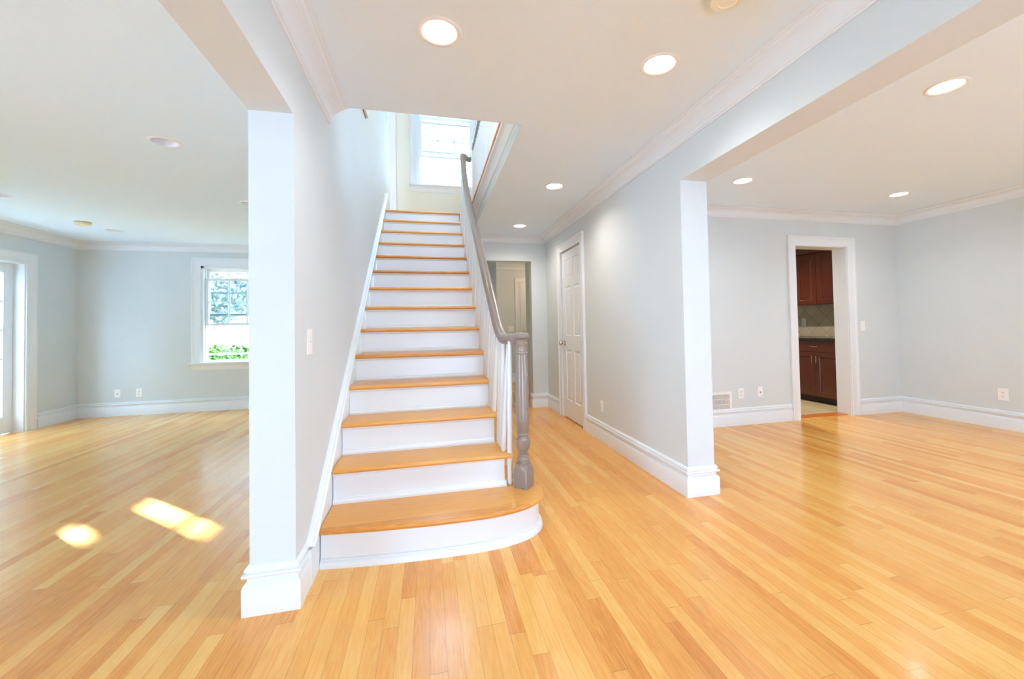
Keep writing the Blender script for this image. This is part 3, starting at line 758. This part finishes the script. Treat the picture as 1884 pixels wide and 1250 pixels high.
for (x, y), lb in zip(HALL_LAMPS, ['lit recessed light just before the stairwell opening, top centre', 'lit recessed light in hall ceiling between stairwell and dining room header',
        'lit recessed light halfway down the hallway right of the stairs', 'small lit recessed light farthest down the hallway']):
    lamp('ceiling_light', x, y, True, lb, G1, PW if y < 3 else 32, color=(0.90, 0.98, 1.05) if y < 3 else (1.0, 0.92, 0.82))
G2 = 'lit recessed lights in the dining room ceiling'
for (x, y), lb in zip(DIN_LAMPS[:3], ['largest lit recessed light in the dining room ceiling, beside the header', 'lit recessed light in dining ceiling near the end of the header',
        'lit recessed light in dining ceiling above the kitchen doorway side']):
    lamp('ceiling_light', x, y, True, lb, G2, PW)
for (x, y) in DIN_LAMPS[3:]: lamp('ceiling_light', x, y, True, 'lit recessed light in the near part of the dining ceiling', G2, PW)
G3 = 'unlit recessed lights in the living room ceiling'
for (x, y), lb in zip(LIV_LAMPS, ['unlit recessed light nearest in the living room ceiling, largest of them', 'unlit recessed light beside the yellowed smoke detector near the back wall',
        'unlit recessed light cut off by the left edge', 'unlit recessed light half hidden behind the white pillar']):
    lamp('ceiling_light', x, y, False, lb, G3)
for x, y in FAR_LAMPS+KIT_LAMPS:
    pass
lamp('ceiling_light', KIT_LAMPS[0][0], KIT_LAMPS[0][1], True, 'lit recessed light in the kitchen ceiling', 'kitchen ceiling light', 115, color=(1.0, 0.9, 0.76))
lamp('ceiling_light', 0.0, 4.6, True, 'added unseen light that warms the upstairs walls', 'added upstairs light', 30, z=H2, color=(1.0, 0.88, 0.62))  # added lamp, out of view, to warm the upper stair walls
t = empty('ceiling_light', (2.3, 7.3, H), 'flat round ceiling light in the far room beyond the hall', 'ceiling light')
b = MB(); b.lathe([(0, -.03), (.10, -.028), (.14, -.015), (.15, 0), (0, 0)], seg=32); b.build('lens', M['lens'], parent=t, smooth=True)
l = bpy.data.lights.new('lamp_light', 'POINT'); l.energy = 13; l.color = (1, 0.60, 0.42); l.shadow_soft_size = 0.1
o = bpy.data.objects.new('lamp_light', l); COL.objects.link(o); o.location = (0, 0, -0.12); o.parent = t

# ------------------------------------------------------------------ smoke detectors
def detector(x, y, m, r, label, base_m):
    t = empty('smoke_detector', (x, y, H), label, 'smoke detector')
    b = MB(); b.lathe([(0, 0), (r*1.15, 0), (r*1.15, -.005), (r*1.02, -.009), (0, -.009)], seg=36); b.build('mounting_plate', base_m, parent=t, smooth=True)
    b = MB(); b.lathe([(0, -.009), (r*0.93, -.009), (r*0.93, -.014), (r, -.015), (r, -.030), (r*0.93, -.040), (r*0.55, -.046), (r*0.5, -.043), (0, -.043)], seg=36); c = b.build('cover', m, parent=t, smooth=True)
    b = MB(); b.lathe([(r*0.94, -.0095), (r*0.945, -.0138)], seg=36); b.build('vent_gap', M['dark'], parent=t)
detector(1.135, 1.350, M['ivory'], 0.066, 'ivory smoke detector cut by the top edge, hallway ceiling', M['plate'])
detector(-3.777, 5.725, M['yellow'], 0.068, 'yellowed round smoke detector on the living room ceiling', M['plate'])

# ------------------------------------------------------------------ wall plates
def plate(kind, P, label, cat, w=0.07, h=0.115, group=None, name=None):
    """P(u, z, out) -> xyz with origin at the plate centre"""
    c = P(0, 0, 0); name = name or {'switch': 'light_switch', 'double': 'light_switch'}.get(kind, 'wall_outlet')
    t = empty(name, c, label, cat, group)
    def L(u, z, o): p = P(u, z, o); return (p[0]-c[0], p[1]-c[1], p[2]-c[2])
    def bx(b, u0, u1, z0, z1, o0, o1): b.prism([(u0, z0), (u1, z0), (u1, z1), (u0, z1)], lambda u, v, o: L(u, v, o), o0, o1)
    b = MB(); bx(b, -w/2, w/2, -h/2, h/2, 0, 0.006); b.build('cover_plate', M['plate'], parent=t, bevel=0.002)
    if kind in ('duplex', 'decora'):
        for s in (1, -1):
            b = MB(); b.lathe([(0, .006), (.0165, .006), (.0165, .0078), (0, .0078)], fn=lambda r, o, a, s=s: L(max(-.0165, min(.0165, r*1.15*math.cos(a))), s*0.0195+r*0.82*math.sin(a), o), seg=20)
            so_ = b.build('socket', M['plate'], parent=t)
            b = MB(); bx(b, -.0078, -.0052, s*.0195-.002, s*.0195+.007, .0078, .0083); bx(b, .0052, .0078, s*.0195-.002, s*.0195+.007, .0078, .0083); bx(b, -.0028, .0028, s*.0195-.011, s*.0195-.006, .0078, .0083)
            b.build('slot', M['dark'] if kind == 'duplex' else M['slot'], parent=so_)
    elif kind == 'switch':
        b = MB(); bx(b, -.0165, .0165, -.033, .033, .006, .0085); b.build('rocker', M['plate'], parent=t, bevel=0.001)
        b = MB(); bx(b, -.0165, .0165, -.0005, .0005, .0085, .009); b.build('rocker_gap', M['slot'], parent=t)
    elif kind == 'double':
        for s in (-1, 1):
            b = MB(); bx(b, s*.023-.0165, s*.023+.0165, -.033, .033, .006, .0085); b.build('rocker', M['plate'], parent=t, bevel=0.001)
    elif kind == 'jack':
        b = MB(); b.lathe([(0, .006), (.007, .006), (.006, .010), (0, .010)], fn=lambda r, o, a: L(r*math.cos(a)+0.0, -0.004+r*math.sin(a), o), seg=14); b.build('jack', M['dark'], parent=t)
    elif kind == 'blank':
        b = MB(); bx(b, -.015, .015, -.045, .045, .006, .008); b.build('cover_insert', M['plate'], parent=t, bevel=0.001)
    return t
wy = lambda x, z, yw: (lambda u, v, o: (x+u, yw-o, z+v))     # wall facing -y
wxr = lambda y, z, xw: (lambda u, v, o: (xw-o, y-u, z+v))    # wall facing -x
wxl = lambda y, z, xw: (lambda u, v, o: (xw+o, y+u, z+v))    # wall facing +x
plate('jack', wy(-4.195, 0.309, YV), 'white cable jack plate left of the outlet on living room back wall', 'outlet')
plate('duplex', wy(-3.945, 0.307, YV), 'white duplex outlet right of the cable jack, living room back wall', 'outlet')
plate('blank', wxr(3.795, 0.339, XR), 'small white plate low on the hallway wall right of the closet door', 'outlet', w=0.065, h=0.11)
plate('switch', wxl(2.112, 1.072, XL), 'white rocker light switch on the wall left of the stairs', 'light switch', w=0.075, h=0.12)
plate('decora', wy(3.346, 0.346, YD), 'white outlet between the floor vent and the black-port plate', 'outlet')
plate('jack', wy(3.596, 0.351, YD), 'white wall plate with black port left of the kitchen doorway', 'outlet')
plate('switch', wy(5.096, 1.062, YD), 'white light switch right of the kitchen doorway casing', 'light switch')
plate('duplex', wxr(3.005, 0.351, XD), 'white outlet on the right dining room wall', 'outlet', w=0.082, h=0.122)
plate('double', wy(1.633, 1.098, 8.35), 'double rocker switch plate beside the far room door', 'light switch', w=0.115)
plate('duplex', wxr(5.418, 1.121, 5.792), 'white outlet on the kitchen tile backsplash', 'outlet')
plate('switch', wxl(6.05, 4.08, XL), 'narrow light switch high on the upstairs end of the stair wall', 'light switch')

# floor vent register
t = empty('wall_vent', (3.04, YD, 0.265), 'white metal wall register beside the hallway end pillar', 'vent')
b = MB(); w, h = 0.18, 0.108
def R(b, u0, u1, z0, z1, o0, o1): b.box((u0, -o0, z0), (u1, -o1, z1))
R(b, -w, w, h-.028, h, 0, .012); R(b, -w, w, -h, -h+.028, 0, .012); R(b, -w, -w+.03, -h+.028, h-.028, 0, .012); R(b, w-.03, w, -h+.028, h-.028, 0, .012)
b.build('vent_frame', M['plate'], parent=t, bevel=0.003)
b = MB(); R(b, -w+.03, w-.03, -h+.028, h-.028, 0, .001); b.build('vent_cavity', M['dark'], parent=t)
b = MB()
for i in range(26):
    u = -w+.036+i*(2*w-.072)/25; R(b, u-.0028, u+.0022, -h+.028, h-.028, .001, .009)
R(b, -w+.03, w-.03, .028, .031, .001, .0085); R(b, -w+.03, w-.03, -.031, -.028, .001, .0085)
b.build('vent_grille', M['plate'], parent=t)

# ------------------------------------------------------------------ picture frame on the stair wall
t = empty('picture_frame', (XL, 3.73, 3.06), 'corner of a framed picture hanging high on the stair wall', 'picture')
y0, y1, z0, z1, f = -.277, .277, 0, .62, .034
MB().box((0, y0-.004, z0-.004), (.005, y1+.004, z1+.004)).build('backing', M['frame'], parent=t)
b = MB()
for a in ((y0, y1, z0, z0+f), (y0, y1, z1-f, z1), (y0, y0+f, z0+f, z1-f), (y1-f, y1, z0+f, z1-f)): b.box((0.005, a[0], a[2]), (.026, a[1], a[3]))
b.build('frame', M['mat'], parent=t)
MB().box((.005, y0+f, z0+f), (.014, y1-f, z1-f)).build('print', M['print'], parent=t)

# ------------------------------------------------------------------ kitchen cabinets
def pull(P, u, z, L_, vert, parent):
    b = MB(); r = .0045
    def tb(p, q, rr=r):
        a = [Vector(p), Vector(q)]; d = (a[1]-a[0]).normalized(); s = d.orthogonal().normalized(); k = d.cross(s); rows = []
        for c in a: rows.append([b.bm.verts.new(c+s*rr*math.cos(2*PI*i/8)+k*rr*math.sin(2*PI*i/8)) for i in range(8)])
        for i in range(8): b.bm.faces.new((rows[0][i], rows[0][(i+1) % 8], rows[1][(i+1) % 8], rows[1][i]))
        b.bm.faces.new(rows[0]); b.bm.faces.new(rows[1][::-1])
    e = (0, L_/2) if vert else (L_/2, 0)
    A, B = (u-e[0], z-e[1]), (u+e[0], z+e[1])
    tb(P(*A, 0), P(*A, .028)); tb(P(*B, 0), P(*B, .028))
    tb(P(*A, .026), P(*B, .026), .0055)
    b.build('handle', M['nickel'], parent=parent, smooth=True, label='brushed nickel bar handle')
def cab_door(P, u0, u1, z0, z1, parent, name='door', panel=True):
    b = MB(); st = 0.058
    if panel: panel_sheet(b, P, [u0, u0+st, u1-st, u1], [z0, z0+st, z1-st, z1], {(1, 1)}, depth=.010, edge=.020, rise=.007, w0=.02)
    else: b.face([P(u0, z0, .02), P(u1, z0, .02), P(u1, z1, .02), P(u0, z1, .02)])
    for a, c in (((u0, z0), (u1, z0)), ((u1, z0), (u1, z1)), ((u1, z1), (u0, z1)), ((u0, z1), (u0, z0))):
        b.face([P(*a, .02), P(*c, .02), P(*c, .001), P(*a, .001)])
    b.face([P(u0, z0, .001), P(u0, z1, .001), P(u1, z1, .001), P(u1, z0, .001)])
    bmesh.ops.remove_doubles(b.bm, verts=b.bm.verts, dist=1e-5)
    return b.build(name, M['cherry'], parent=parent)
def base_unit(yl, yr, label, handles=True):
    """unit from y=yr (near) to y=yl (far); front faces -x"""
    t = empty('base_cabinet', (5.2, (yl+yr)/2, 0), label, 'cabinet', 'cherry base cabinets')
    ox, oy = 5.2, (yl+yr)/2; hw = (yl-yr)/2
    MB().box((0.02, -hw, .09), (.60, hw, .862)).build('carcass', M['cherry'], parent=t)
    MB().box((.066, -hw, 0.0), (.60, hw, .09)).build('toe_kick', M['toe'], parent=t)
    P = lambda u, z, w: (.02-w, u, z)
    d = cab_door(P, -hw+.004, hw-.004, .705, .858, t, 'drawer', panel=False); pull(lambda u, z, w: P(u, z, w+.02), 0.0, .783, .12, False, d)
    for s in (-1, 1):
        u0, u1 = (-hw+.004, -.002) if s < 0 else (.002, hw-.004)
        d = cab_door(P, u0, u1, .094, .698, t); pull(lambda u, z, w: P(u, z, w+.02), s*.033, .60, .10, True, d)
base_unit(5.08, 4.335, 'dark cherry base cabinet with drawer and two doors under the granite')
base_unit(5.825, 5.08, 'dark cherry base cabinet deeper in the kitchen, left of the first one')
MB().box((5.17, 4.30, .864), (5.79, 5.84, .898)).build('countertop', M['granite'], bevel=.004)
tag(bpy.data.objects['countertop'], 'black granite countertop with flecks in the kitchen', 'countertop')
def wall_unit(yl, yr, label):
    t = empty('wall_cabinet', (5.48, (yl+yr)/2, 1.378), label, 'cabinet', 'cherry wall cabinets')
    hw = (yl-yr)/2; z0, z1 = 0, .79
    MB().box((0.02, -hw, 0), (.31, hw, z1)).build('carcass', M['cherry'], parent=t)
    P = lambda u, z, w: (.02-w, u, z)
    for s in (-1, 1):
        u0, u1 = (-hw+.003, -.002) if s < 0 else (.002, hw-.003)
        d = cab_door(P, u0, u1, .004, .742, t); pull(lambda u, z, w: P(u, z, w+.02), -hw+.033 if s < 0 and False else (s*.033 if s > 0 else -.033), .11, .095, True, d)
    b = MB(); pr = [(.0, .75), (-.012, .75), (-.014, .768), (-.030, .79), (-.052, .82), (-.066, .838), (-.068, .868), (.0, .868)]
    b.prism(pr, lambda u, v, w: (u, w, v), -hw, hw); b.build('crown_moulding', M['cherry'], parent=t)
wall_unit(4.905, 4.20, 'cherry wall cabinet at right in the kitchen doorway view')
wall_unit(5.62, 4.905, 'cherry wall cabinet left of the other one above the backsplash')

# ------------------------------------------------------------------ outside
MB().box((-30, 6.0, -0.5), (30, 40, -0.4)).build('ground', M['grass'], kind='structure')
MB().box((-30, -30, -0.5), (30, 6.0, -0.4)).build('ground_bounce', M['bounce_ground'], kind='structure')  # unseen ground made pale to bounce daylight up onto the ceilings
def leaves(b, cx, cy, cz, rx, ry, rz, n, s):
    for _ in range(n):
        while True:
            p = Vector((random.uniform(-1, 1), random.uniform(-1, 1), random.uniform(-1, 1)))
            if 0.3 < p.length < 1: break
        c = Vector((cx+p.x*rx, cy+p.y*ry, cz+p.z*rz)); a = Vector((random.gauss(0, 1), random.gauss(0, 1), random.gauss(0, 1))).normalized(); q = a.orthogonal().normalized(); w = s*random.uniform(.6, 1.3)
        b.face([c-a*w, c+q*w*.45, c+a*w, c-q*w*.45])
t = empty('hedge', (-3.9, 9.9, -0.4), 'low green hedge behind a rail fence outside the living room window', 'hedge')
b = MB()
for i in range(9): leaves(b, -1.3+i*0.33, random.uniform(-.05, .05), .62, .34, .3, random.uniform(.60, .70), 1500, .045)
b.build('foliage', M['leaf'], parent=t)
b = MB()
for i in range(9): b.lathe([(.02, 0), (.012, .8), (0, .85)], c=(-1.3+i*0.33, 0, 0), seg=6)
b.build('stems', M['bark'], parent=t)
t = empty('fence_rail', (-3.9, 9.2, -0.4), 'grey metal rail fence in front of the shrubs outside', 'fence')
b = MB(); b.box((-2.2, -.015, 1.10), (2.2, .015, 1.135)); b.build('rail', M['wire'], parent=t)
for x in (-2.0, -0.75, 0.5, 1.75):
    b = MB(); b.box((x-.02, -.02, 0), (x+.02, .02, 1.14)); b.build('post', M['wire'], parent=t)
def tree(x, y, h, r, label):
    t = empty('tree', (x, y, -0.4), label, 'tree', 'trees behind the shrubs')
    b = MB(); b.lathe([(.07, 0), (.06, h*.4), (.04, h*.8), (0, h)], seg=10)
    for i in range(9):
        a = i*2.4; z = h*(.35+.055*i); p = Vector((0, 0, z)); q = Vector((math.cos(a)*r*.8, math.sin(a)*r*.8, z+r*.5)); d = (q-p).normalized(); s = d.orthogonal().normalized()*.03; k = d.cross(s).normalized()*.03
        A = [b.bm.verts.new(p+s), b.bm.verts.new(p+k), b.bm.verts.new(p-s), b.bm.verts.new(p-k)]; T = b.bm.verts.new(q)
        for j in range(4): b.bm.faces.new((A[j], A[(j+1) % 4], T))
    b.build('trunk', M['bark'], parent=t)
    b = MB(); leaves(b, 0, 0, h*.67, r, r*.7, h*.34, 5500, .07); b.build('foliage', M['leafdark'], parent=t)
for x, y, h, r, lb in ((-7.5, 11.7, 4.8, 1.05, 'leafy tree at the left of the window view'), (-5.05, 11.7, 5.0, 1.05, 'leafy tree in the middle of the window view'), (-2.6, 11.7, 4.8, 1.05, 'leafy tree at the right of the window view')):
    tree(x, y, h, r, lb)
t = empty('sun_block_house', (-4, 17, -0.4), 'white sided house added to block the sun, seen through the windows', 'house')
MB().box((-7.6, -3, 0), (11, 3, 8.6)).build('wall', M['siding'], parent=t)  # width and height set to keep sun out of the back windows
b = MB(); b.prism([(-3.4, 8.6), (3.4, 8.6), (0, 10.6)], lambda u, v, w: (w, u, v), -7.9, 11.3); b.build('roof', M['roof'], parent=t)
t = empty('sun_gap_screen', (-8.2, 8, -0.4), 'unseen screen with gaps, added to shape the sun patches on the floor', 'fence')
b = MB(); X = .025  # added screen; its gaps cut the sun into floor patches
b.box((-X, -10, 0), (X, .55, 4.9)); b.box((-X, .70, 0), (X, 1.00, 4.9)); b.box((-X, 1.25, 0), (X, 2.5, 4.9))
b.box((-X, .55, 0), (X, .70, 3.20)); b.box((-X, .55, 3.30), (X, .70, 4.9))
b.box((-X, 1.00, 0), (X, 1.25, 3.29)); b.box((-X, 1.00, 3.575), (X, 1.25, 4.9))
b.build('boards', M['weathered'], parent=t)
